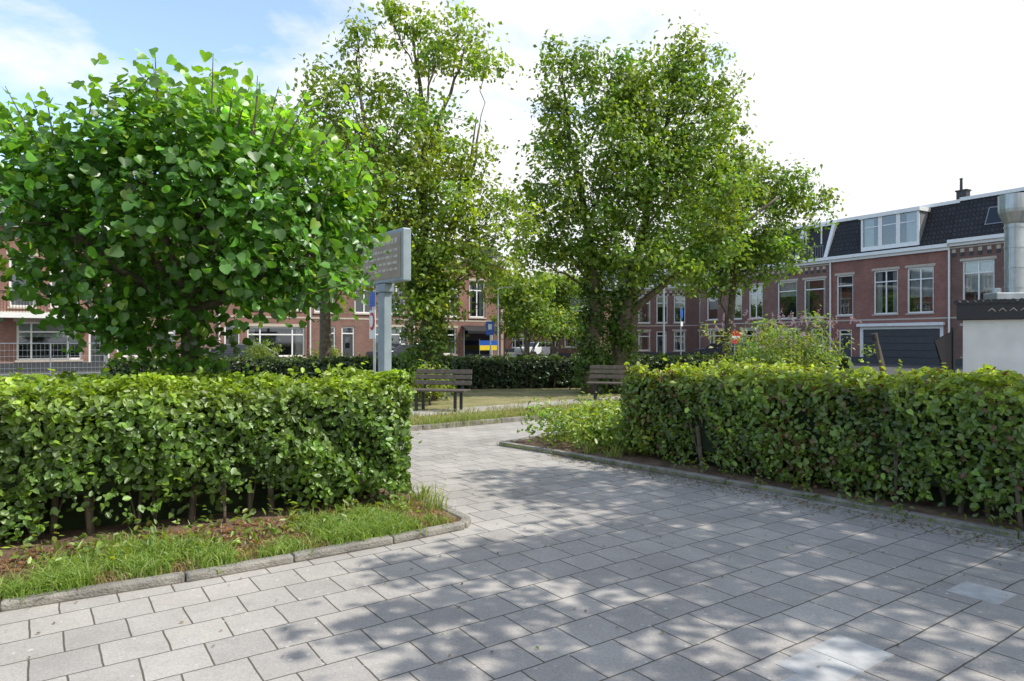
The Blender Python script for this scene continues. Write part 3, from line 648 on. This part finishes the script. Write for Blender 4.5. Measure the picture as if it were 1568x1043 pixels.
    for dm in dorm:
        a,b,kind=dm[:3]
        zb=eave+.35; zh=zt-.15; 
        if kind=='box':
            FR.box(a,b,-.02,.05,zb,zb+.28); FR.box(a,a+.14,-.02,.05,zb+.28,zh-.25); FR.box(b-.14,b,-.02,.05,zb+.28,zh-.25); FR.box(a-.1,b+.1,-.15,1.5,zh-.25,zh)
            n_=3; wv=(b-a-.28)/n_
            for q in range(1,n_): FR.box(a+.14+wv*q-.14,a+.14+wv*q+.14,-.015,.045,zb+.28,zh-.25)
            for q in range(n_):
                xa=a+.14+wv*q+.14; xb=a+.14+wv*(q+1)-.14; zc=zb+.28+(zh-.53-zb)*.68
                FR.box(xa,xb,-.01,.04,zc-.03,zc+.03)
            GL.quad((a+.14,.02,zb+.28),(b-.14,.02,zb+.28),(b-.14,.02,zh-.25),(a+.14,.02,zh-.25))
            DK.quad((a+.1,.5,zb),(b-.1,.5,zb),(b-.1,.5,zh-.3),(a+.1,.5,zh-.3))
            CU.quad((a+.2,.15,zb+.3),(a+.85,.15,zb+.3),(a+.85,.15,zh-.3),(a+.2,.15,zh-.3)); CU.quad((b-.9,.15,zb+.3),(b-.2,.15,zb+.3),(b-.2,.15,zh-.3),(b-.9,.15,zh-.3))
            LD_.quad((a,.05,zb),(a,.05,zh-.25),(a,1.4,zh-.25),(a,.3,zb)); LD_.quad((b,.05,zb),(b,.3,zb),(b,1.4,zh-.25),(b,.05,zh-.25))
        elif kind=='balcony':
            for xx in (a,b-.26):
                FR.poly([(xx,-.12,zb-.1),(xx,setb-.35,zh+.05),(xx,setb-.05,zh+.05),(xx,.15,zb-.1)])
                FR.poly([(xx+.26,-.12,zb-.1),(xx+.26,.15,zb-.1),(xx+.26,setb-.05,zh+.05),(xx+.26,setb-.35,zh+.05)])
                FR.quad((xx,-.12,zb-.1),(xx+.26,-.12,zb-.1),(xx+.26,setb-.35,zh+.05),(xx,setb-.35,zh+.05))
            FR.box(a,b,setb-.42,setb+.2,zh-.12,zh+.08)
            sl=(setb+.05)/(zt-eave-.2)
            def yy(z): return ys+(z-eave-.2)*sl-.02
            DK.quad((a+.26,yy(zb),zb),(b-.26,yy(zb),zb),(b-.26,yy(zh-.12),zh-.12),(a+.26,yy(zh-.12),zh-.12))
            ym=yy(zb+1.1)-.05; FR.box(a+.6,a+.7,ym,ym+.04,zb+.1,zh-.2); FR.box(b-.9,b-.8,ym,ym+.04,zb+.1,zh-.2)
            LD_.box(a+.3,b-.3,yy(zb)-.15,yy(zb)-.12,zb+.75,zb+.8)
            for q in range(12):
                xq=a+.3+(b-a-.6)*q/11; LD_.box(xq-.012,xq+.012,yy(zb)-.145,yy(zb)-.125,zb-.1,zb+.75)
        elif kind=='sky':
            sl=(setb+.05)/(zt-eave-.2); z1_,z2_=dm[3],dm[4]
            yy=lambda z: ys+(z-eave-.2)*sl
            LD_.poly([(a-.07,yy(z1_-.07)-.06,z1_-.07),(b+.07,yy(z1_-.07)-.06,z1_-.07),(b+.07,yy(z2_+.07)-.06,z2_+.07),(a-.07,yy(z2_+.07)-.06,z2_+.07)])
            g2=MB(); g2.quad((a,yy(z1_)-.075,z1_),(b,yy(z1_)-.075,z1_),(b,yy(z2_)-.075,z2_),(a,yy(z2_)-.075,z2_)); g2.obj('roof_window',M['carglass'],e)
    for (cx_,cy_,hh) in chim:
        BK.box(cx_-.3,cx_+.3,cy_-.25,cy_+.25,zt-.3,zt+hh*.6); BK.box(cx_-.36,cx_+.36,cy_-.3,cy_+.3,zt+hh*.6+.001,zt+hh*.6+.09)
        BK.tube([(cx_-.12,cy_,zt+hh*.6+.09),(cx_-.12,cy_,zt+hh+.3)],[.09,.08],8); BK.tube([(cx_-.12,cy_,zt+hh+.32),(cx_-.12,cy_,zt+hh+.4)],[.14,.02],8)
    W.obj('walls',M[brick],e); FR.obj('frames_and_trim',M['white'],e); GL.obj('glazing',M['glass'],e) if GL.v else None
    DK.obj('interior',M['dark'],e); 
    if CU.v: CU.obj('curtains',M['curtain'],e)
    if SI.v: SI.obj('sills_and_lintels',M['cream'],e)
    if DR.v: DR.obj('doors',M['anthr'],e)
    if RF.v: RF.obj('roof',M[roof],e)
    if LD_.v: LD_.obj('cheeks',M['lead'],e)
    if BK.v: BK.obj('dark_details',M['black'],e)
    return e
OL=(-28.7,31.7); aB=math.radians(35.7)
h1=house('brick_house',OL,aB,-6,3.4,7.5,10.2,[(-4,-2,.8,2.5),(-3.8,-2.2,3.5,5.9),(.2,1.6,3.5,5.9),(0,2.2,.7,2.5,'wide')],'brickB','tilesG')
h2=house('brick_house',OL,aB,3.4,8.6,7.5,10.0,[(4.6,7.4,.6,2.55,'wide'),(4.3,5.4,3.3,5.9),(6.0,7.3,3.3,5.9),(7.7,8.5,.0,2.5,'door')],'brickA','tilesG',dorm=[(5,7.5,'box')])
bal=MB(); bal.box(3.8,8.0,-1.2,-.003,2.72,2.98); bal.obj('balcony_slab',M['white'],h2)
bal=MB(); bal.box(3.8,8.0,-1.2,-1.15,3.98,4.03)
for i in range(34): bal.box(3.83+i*.125,3.85+i*.125,-1.19,-1.16,2.98,3.98)
for i in range(8): bal.box(3.8,3.82,-1.15+i*.14,-1.13+i*.14,2.98,3.98); bal.box(7.98,8.0,-1.15+i*.14,-1.13+i*.14,2.98,3.98)
bal.obj('balcony_rail',M['black'],h2)
house('brick_house',OL,aB,8.6,14.2,7.5,9.8,[(9.0,10.5,.7,2.5),(9.0,10.4,3.5,5.9),(11.5,12.9,3.5,5.9),(12.2,13.2,0,2.5,'door'),(10.9,11.9,.7,2.5)],'brickB','tiles',dorm=[(10,12.5,'box')])
h4=house('brick_house',OL,aB,14.2,19.6,7.5,9.8,[(15.5,16.8,3.5,5.9),(15.8,19.3,.6,2.45,'wide'),(17.8,19.1,3.5,5.9),(14.5,15.4,0,2.5,'door')],'brickA','tiles')
house('brick_house',OL,aB,19.6,26.9,7.5,9.8,[(19.9,21.2,3.4,5.9),(22.6,24.0,3.4,5.9),(25.0,26.3,3.4,5.9),(20.4,21.3,0,2.5,'door'),(21.7,22.6,0,2.5,'door'),(24.0,26.5,.6,2.5,'wide')],'brickB','tiles',chim=[(22,3,.8)])
h6=house('brick_house',OL,aB,26.9,34.6,7.5,8.9,[(27.4,28.6,3.4,5.9),(29.2,30.6,3.3,6.0),(31.5,32.9,3.3,6.0),(27.6,28.6,0,2.5,'door'),(29.2,30.4,.6,2.5),(31.0,33.6,0,2.45,'shop')],'brickA','tiles',depth=7,chim=[(30.5,3,.7)])
fl=MB(); fl.box(31.6,33.2,-1.25,-1.23,1.25,1.6); fb=MB(); fb.box(31.6,33.2,-1.25,-1.23,.9,1.25)
flag=empty('flag',(OL[0],OL[1],0),aB); fb.obj('yellow_band',M['yellow'],flag); fl.obj('blue_band',M['blue'],flag)
pl=MB(); pl.tube([(31.58,-1.24,0),(31.58,-1.24,1.7)],[.02,.02],6); pl.tube([(33.22,-1.24,0),(33.22,-1.24,1.7)],[.02,.02],6); pl.obj('poles',M['steel'],flag)
dp=MB()
for x in (3.4,8.6,14.2,19.6,26.9,34.3): dp.tube([(x,-.12,0),(x,-.12,7.4)],[.045,.045],8)
d_=dp.obj('drain_pipes',M['white']); d_.location=(OL[0],OL[1],0); d_.rotation_euler=(0,0,aB)
OR=(20.7,54.6); aRr=math.atan2(-.86,.51)
house('brick_house',OR,aRr,-7.5,0,7.5,10.5,[(-6.8,-5.5,3.4,6.1),(-4.2,-2.9,3.4,6.1),(-2.2,-.8,3.4,6.1),(-6.5,-4.5,.6,2.5,'wide'),(-3,-1,.6,2.5)],'brickB','tiles',cheq=True)
house('brick_house',OR,aRr,0,5.3,7.5,10.5,[(.6,2.4,3.3,6.2),(3.0,4.8,3.3,6.2),(.6,2.6,.6,2.4,'wide'),(3.6,4.6,0,2.5,'door')],'brickB','tiles',dorm=[(2.2,5.0,'balcony')],cheq=True)
house('brick_house',OR,aRr,5.3,13.5,7.5,10.5,[(5.7,7.0,3.4,6.3),(8.5,10.2,3.4,6.4),(10.8,12.5,3.4,6.4),(7.5,13.1,0,2.55,'garage'),(5.9,6.9,0,2.4,'door')],'brickC','tiles',dorm=[(7.6,11.6,'box')],chim=[(13.2,2.2,1.3)])
house('brick_house',OR,aRr,13.5,24,7.7,10.6,[(14.2,16.0,3.6,6.5),(18,19.8,3.6,6.5),(14.2,16.2,.6,2.5,'wide')],'brickD','tiles',dorm=[(15.4,16.5,'sky',8.7,9.7),(19,21.5,'box')],cheq=True,chim=[(18.5,2.5,.8)])
dp=MB()
for x in (5.3,13.5): dp.tube([(x,-.12,0),(x,-.12,7.4)],[.06,.06],8)
d_=dp.obj('drain_pipes',M['white']); d_.location=(OR[0],OR[1],0); d_.rotation_euler=(0,0,aRr)
OM=(7.0,70); aM=math.atan2(-8,15.5)
for i,(a,b,bk) in enumerate(((0,5.6,'brickB'),(5.6,11.5,'brickD'),(11.5,17.5,'brickB'))):
    ops=[(a+.5,a+1.7,3.3,5.9),(a+2.3,a+3.4,3.3,5.9),(a+4,a+5.1,3.3,5.9),(a+.5,a+1.7,.6,2.5),(a+2.3,a+3.3,0,2.5,'door'),(a+4,a+5.1,.6,2.5)]
    house('brick_house',OM,aM,a,b,6.8,9.6,ops,bk,'tiles',depth=8,dorm=[(a+1.5,a+4,'box')],cheq=(i==1),chim=[(a+.6,3,.9)])
house('brick_house',(-1,95),math.atan2(-2,10),0,14,6,8.4,[(1,2.2,3,5),(4,5.2,3,5),(7,8.2,3,5),(1,3,.6,2.3,'wide'),(7,9,.6,2.3,'wide')],'brickC','tiles')
house('brick_house',(-22,92),.1,0,18,7,9.4,[(2,3.2,3,5.5),(6,7.2,3,5.5),(12,13.2,3,5.5)],'brickB','tiles')
house('brick_house',(4.2,62),math.atan2(-2,3.2),0,3,4.4,5.6,[(.6,1.8,1,2.6)],'brickD','tiles',depth=6)
sh=empty('white_shed',(10.7,16.2,0),math.radians(-37))
mb=MB(); mb.box(0,6,0,5,0,2.08); mb.obj('walls',M['plaster'],sh)
mb=MB(); mb.box(-.12,6.1,-.12,5.1,2.09,2.5); mb.obj('roof_fascia',M['black'],sh,bevel=.01)
mb=MB()
for i in range(40): mb.tube([(-.12+i*.155,-.16,2.5),(-.12+i*.155,5.1,2.55)],[.06,.06],8)
mb.obj('corrugated_roof',M['black'],sh)
mb=MB()
for i in range(14): mb.tube([(.5+i*.2,-.125,2.28),(.57+i*.2,-.14,2.34),(.64+i*.2,-.125,2.27)],[.008,.015,.008],5)
mb.obj('ornament',M['cream'],sh)
du=empty('ventilation_duct',(12.5,17.0,0))
mb=MB(); mb.tube([(0,0,2.5),(0,0,4.5),(0,0,4.53),(0,0,4.78),(0,0,4.86),(0,0,5.22)],[.2,.2,.22,.32,.33,.33],24)
for z in (2.9,3.4,3.9,4.4): mb.tube([(0,0,z),(0,0,z+.04)],[.215,.215],24)
mb.obj('stack',M['steel'],du,smooth=False)
mb=MB(); mb.box(-.6,.1,-.25,.25,2.6,2.78); mb.tube([(-.45,0,2.7),(-.45,0,2.9)],[.12,.12],16); mb.obj('fan_box',M['steel'],du,bevel=.02)
lp=empty('leaning_post',(7.6,14.2,0))
mb=MB(); mb.tube([(.25,0,.2),(-.05,0,1.75)],[.05,.045],8); mb.tube([(.16,-.02,.8),(.02,.05,1.5)],[.055,.055],8); mb.obj('post',M['wood'],lp)
mb=MB(); mb.tube([(-.05,0,1.6),(-.08,0,1.74)],[.055,.055],8); mb.obj('cap',M['black'],lp)
lp=empty('leaning_panel',(9.95,15.5,0))
mb=MB(); mb.poly([(-.35,0,1.6),(.05,0,1.8),(.12,0,.6),(-.05,0,.6)]); mb.poly([(-.35,.05,1.6),(-.05,.05,.6),(.12,.05,.6),(.05,.05,1.8)]); mb.box(.05,.1,-.03,.06,.4,1.9); mb.obj('panel',M['black'],lp)

# ---------------------------------------------------------------- street furniture
sg=empty('information_sign',(-2.07,11.1,0),math.radians(128))
mb=MB(); mb.box(-.74,.74,-.075,.075,2.52,3.34); mb.obj('cabinet',M['steelp'],sg,bevel=.02)
mb=MB(); mb.box(-.68,.68,.076,.082,2.58,3.28); mb.box(-.68,.68,-.082,-.076,2.58,3.28); mb.obj('panel',M['panel'],sg)
mb=MB()
for r_,zz in enumerate((3.12,3.0,2.9,2.8,2.7)):
    x=-.58
    while x<.5:
        w=random.uniform(.04,.16); hgt=.085 if r_<1 else .04
        mb.box(x,x+w,.083,.086,zz,zz+hgt); x+=w+.035
mb.obj('lettering',M['ink'],sg)
mb=MB(); mb.box(-.11,.11,-.07,.07,0,2.38); mb.box(-.16,.16,-.085,.085,2.38,2.515); mb.box(-.2,.2,-.2,.2,0,.06); mb.obj('post',M['steelp'],sg,bevel=.015)
def tsign(name,x,y,rz,parts,h):
    s=empty(name,(x,y,0),rz); p=MB(); p.tube([(0,.04,0),(0,.04,h)],[.03,.03],10); p.obj('pole',M['steel'],s)
    for nm,kind,z,w,hh,mt,dy in parts:
        m=MB()
        if kind=='box': m.box(-w/2,w/2,-.012-dy,-dy,z-hh/2,z+hh/2)
        else: m.tube([(0,-.012-dy,z),(0,-dy,z)],[w/2,w/2],28)
        m.obj(nm,M[mt],s)
    return s
tsign('parking_sign',-3.05,14.95,math.radians(-62),[('blue_plate','box',2.5,.4,.32,'blue',0),('white_plate','box',1.95,.45,.62,'white',0),('red_ring','disc',2.02,.38,0,'red',.014),('white_disc','disc',2.02,.27,0,'white',.028)],2.7)
tsign('street_name_sign',-.8,25,math.radians(-15),[('blue_plate','box',2.05,.3,.5,'blue',0),('white_mark','box',2.1,.14,.2,'white',.014)],2.3)
tsign('no_entry_sign',9.8,30,math.radians(10),[('red_disc','disc',1.75,.6,0,'red',0),('white_bar','box',1.75,.42,.1,'white',.014)],2.1)
tsign('traffic_sign',8.2,33,math.radians(65),[('blue_disc','disc',2.9,.55,0,'blue',0),('white_plate','box',2.4,.5,.22,'white',0)],3.2)
for (x,y,h) in ((-.9,44,4.9),(8.9,40,6.2)):
    l=empty('street_lamp',(x,y,0)); mb=MB(); mb.tube([(0,0,0),(0,0,1),(0,0,h)],[.09,.07,.045],10); mb.tube([(0,0,h),(.2,0,h+.1),(.5,0,h+.12)],[.04,.035,.03],8); mb.obj('column',M['steel'],l); mb=MB(); mb.box(.4,.95,-.1,.1,h+.05,h+.17); mb.obj('lantern',M['lead'],l,bevel=.03)
def bench(x,y,rz,L=1.6):
    b=empty('park_bench',(x,y,.03),rz); m=MB()
    for k,(yy,zz) in enumerate(((-.42,.44),(-.29,.445),(-.16,.445),(-.03,.44))): m.box(-L/2,L/2,yy,yy+.105,zz,zz+.035)
    m.obj('seat',M['wood'],b,bevel=.006); m=MB()
    for zz in (.56,.69,.81):
        mt=Matrix.Translation((0,.09+(zz-.5)*.22,zz))@Matrix.Rotation(math.radians(-12),4,'X'); m.box(-L/2,L/2,-.018,.018,0,.1,mt)
    m.obj('backrest',M['wood'],b,bevel=.006)
    for i,xx in enumerate((-L/2+.22,L/2-.22)):
        m=MB(); m.box(xx-.03,xx+.03,-.4,-.34,0,.44); m.box(xx-.03,xx+.03,.02,.08,0,.44); m.box(xx-.028,xx+.028,-.4,.08,.4,.438)
        mt=Matrix.Translation((xx,.11,.43))@Matrix.Rotation(math.radians(-12),4,'X'); m.box(-.028,.028,-.0,.04,0,.5,mt)
        m.obj('leg_%d'%(i+1),M['black'],b,bevel=.004)
bench(-1.60,15.45,math.radians(-14),1.35); bench(2.72,18.0,math.radians(-16),1.4)
fe=empty('metal_fence',(-21,27.5,0),math.radians(33)); m=MB()
for i in range(5): m.tube([(i*2,0,0),(i*2,0,1.5)],[.025,.025],6)
m.tube([(0,0,1.48),(8,0,1.48)],[.018]*2,6); m.tube([(0,0,.2),(8,0,.2)],[.018]*2,6)
for i in range(54): m.tube([(i*.15,0,.2),(i*.15,0,1.48)],[.004]*2,4,False)
for i in range(4): m.tube([(0,0,.45+i*.25),(8,0,.45+i*.25)],[.004]*2,4,False)
m.obj('panels',M['steel'],fe)
def car(x,y,rz,paint):
    c=empty('parked_car',(x,y,0),rz)
    prof=[(-2.1,.35),(-2.12,.75),(-2.0,.95),(-1.1,1.02),(-.55,1.42),(1.2,1.46),(1.85,1.05),(2.08,.95),(2.12,.4)]
    m=MB(); n=len(prof); top=lambda z: .85-max(0,z-.95)*.25
    for s in (-1,1): m.v+=[(px_,s*top(pz),pz) for px_,pz in prof]
    m.f.append(tuple(range(n))); m.f.append(tuple(range(2*n-1,n-1,-1)))
    for i in range(n): j=(i+1)%n; m.f.append((i,i+n,j+n,j))
    m.obj('body',paint,c,bevel=.05)
    g=MB()
    for s in (-1,1):
        zs=(1.05,1.38); y1=s*(top(zs[0])+.012); y2=s*(top(zs[1])+.012)
        for a0,a1,b0,b1 in ((-.95,-.5,.25,.25),(.32,.32,1.15,1.45)): g.quad((a0,y1,zs[0]),(b1,y1,zs[0]),(b0,y2,zs[1]),(a1,y2,zs[1]))
    g.quad((-1.08,-.74,1.05),(-1.08,.74,1.05),(-.6,.68,1.41),(-.6,-.68,1.41))
    g.quad((1.86,-.74,1.07),(1.28,-.68,1.44),(1.28,.68,1.44),(1.86,.74,1.07))
    g.obj('windows',M['carglass'],c)
    w=MB()
    for xx in (-1.35,1.35):
        for s in (-1,1): w.tube([(xx,s*.68,.32),(xx,s*.88,.32)],[.32,.32],20)
    w.obj('wheels',M['rubber'],c)
car(2.2,62,math.radians(50),M['carw']); car(-6.5,41,aB,M['card']); car(-14.5,35.5,aB,M['card']); car(15.5,50,aRr,M['card'])

# ---------------------------------------------------------------- light
el=math.radians(52); hd=Vector((.985,-.17)).normalized()
sd=Vector((hd.x*math.cos(el),hd.y*math.cos(el),math.sin(el)))
sun=bpy.data.lights.new('sun','SUN'); sun.energy=5.0; sun.angle=math.radians(.5); sun.color=(1,.955,.88)
so=bpy.data.objects.new('sun',sun); so.rotation_euler=sd.to_track_quat('Z','Y').to_euler(); so.location=(20,-5,30); COL.objects.link(so)
w=bpy.data.worlds.new('World'); scene.world=w; w.use_nodes=True; nt=w.node_tree; nt.nodes.clear()
out=nt.nodes.new('ShaderNodeOutputWorld'); bg=nt.nodes.new('ShaderNodeBackground'); bg.inputs[1].default_value=.13
sk=nt.nodes.new('ShaderNodeTexSky'); sk.sky_type='NISHITA'; sk.sun_disc=False; sk.sun_elevation=el; sk.sun_rotation=math.atan2(hd.x,hd.y)
tc=nt.nodes.new('ShaderNodeTexCoord'); mp=nt.nodes.new('ShaderNodeMapping'); mp.inputs['Scale'].default_value=(1,1,2.2)
no=nt.nodes.new('ShaderNodeTexNoise'); no.inputs['Scale'].default_value=3.4; no.inputs['Detail'].default_value=6; no.inputs['Roughness'].default_value=.55; no.inputs['Distortion'].default_value=.3
nt.links.new(tc.outputs['Generated'],mp.inputs[0]); nt.links.new(mp.outputs[0],no.inputs['Vector'])
dt=nt.nodes.new('ShaderNodeVectorMath'); dt.operation='DOT_PRODUCT'; dt.inputs[1].default_value=(.55,-.1,-.6); nt.links.new(tc.outputs['Generated'],dt.inputs[0])
ad=nt.nodes.new('ShaderNodeMath'); ad.operation='MULTIPLY_ADD'; ad.inputs[1].default_value=.6; nt.links.new(dt.outputs['Value'],ad.inputs[0]); nt.links.new(no.outputs['Fac'],ad.inputs[2])
mr=nt.nodes.new('ShaderNodeMapRange'); mr.inputs['From Min'].default_value=.17; mr.inputs['From Max'].default_value=.34; mr.inputs['To Min'].default_value=.05; nt.links.new(ad.outputs[0],mr.inputs[0])
sb_=nt.nodes.new('ShaderNodeVectorMath'); sb_.operation='SCALE'; sb_.inputs['Scale'].default_value=2.5; nt.links.new(sk.outputs[0],sb_.inputs[0])
mx=nt.nodes.new('ShaderNodeMix'); mx.data_type='RGBA'; nt.links.new(mr.outputs[0],mx.inputs[0]); nt.links.new(sb_.outputs[0],mx.inputs[6]); mx.inputs[7].default_value=(8.5,8.6,8.7,1)
nt.links.new(mx.outputs[2],bg.inputs[0]); nt.links.new(bg.outputs[0],out.inputs[0])

cam=bpy.data.cameras.new('camera'); cam.sensor_width=36; cam.lens=24; cam.clip_end=2000; cam.clip_start=.05
co=bpy.data.objects.new('camera',cam); co.location=(0,0,1.6); co.rotation_euler=(math.radians(90),0,0); COL.objects.link(co); scene.camera=co
scene.view_settings.view_transform='Standard'; scene.view_settings.look='None'; scene.view_settings.exposure=0
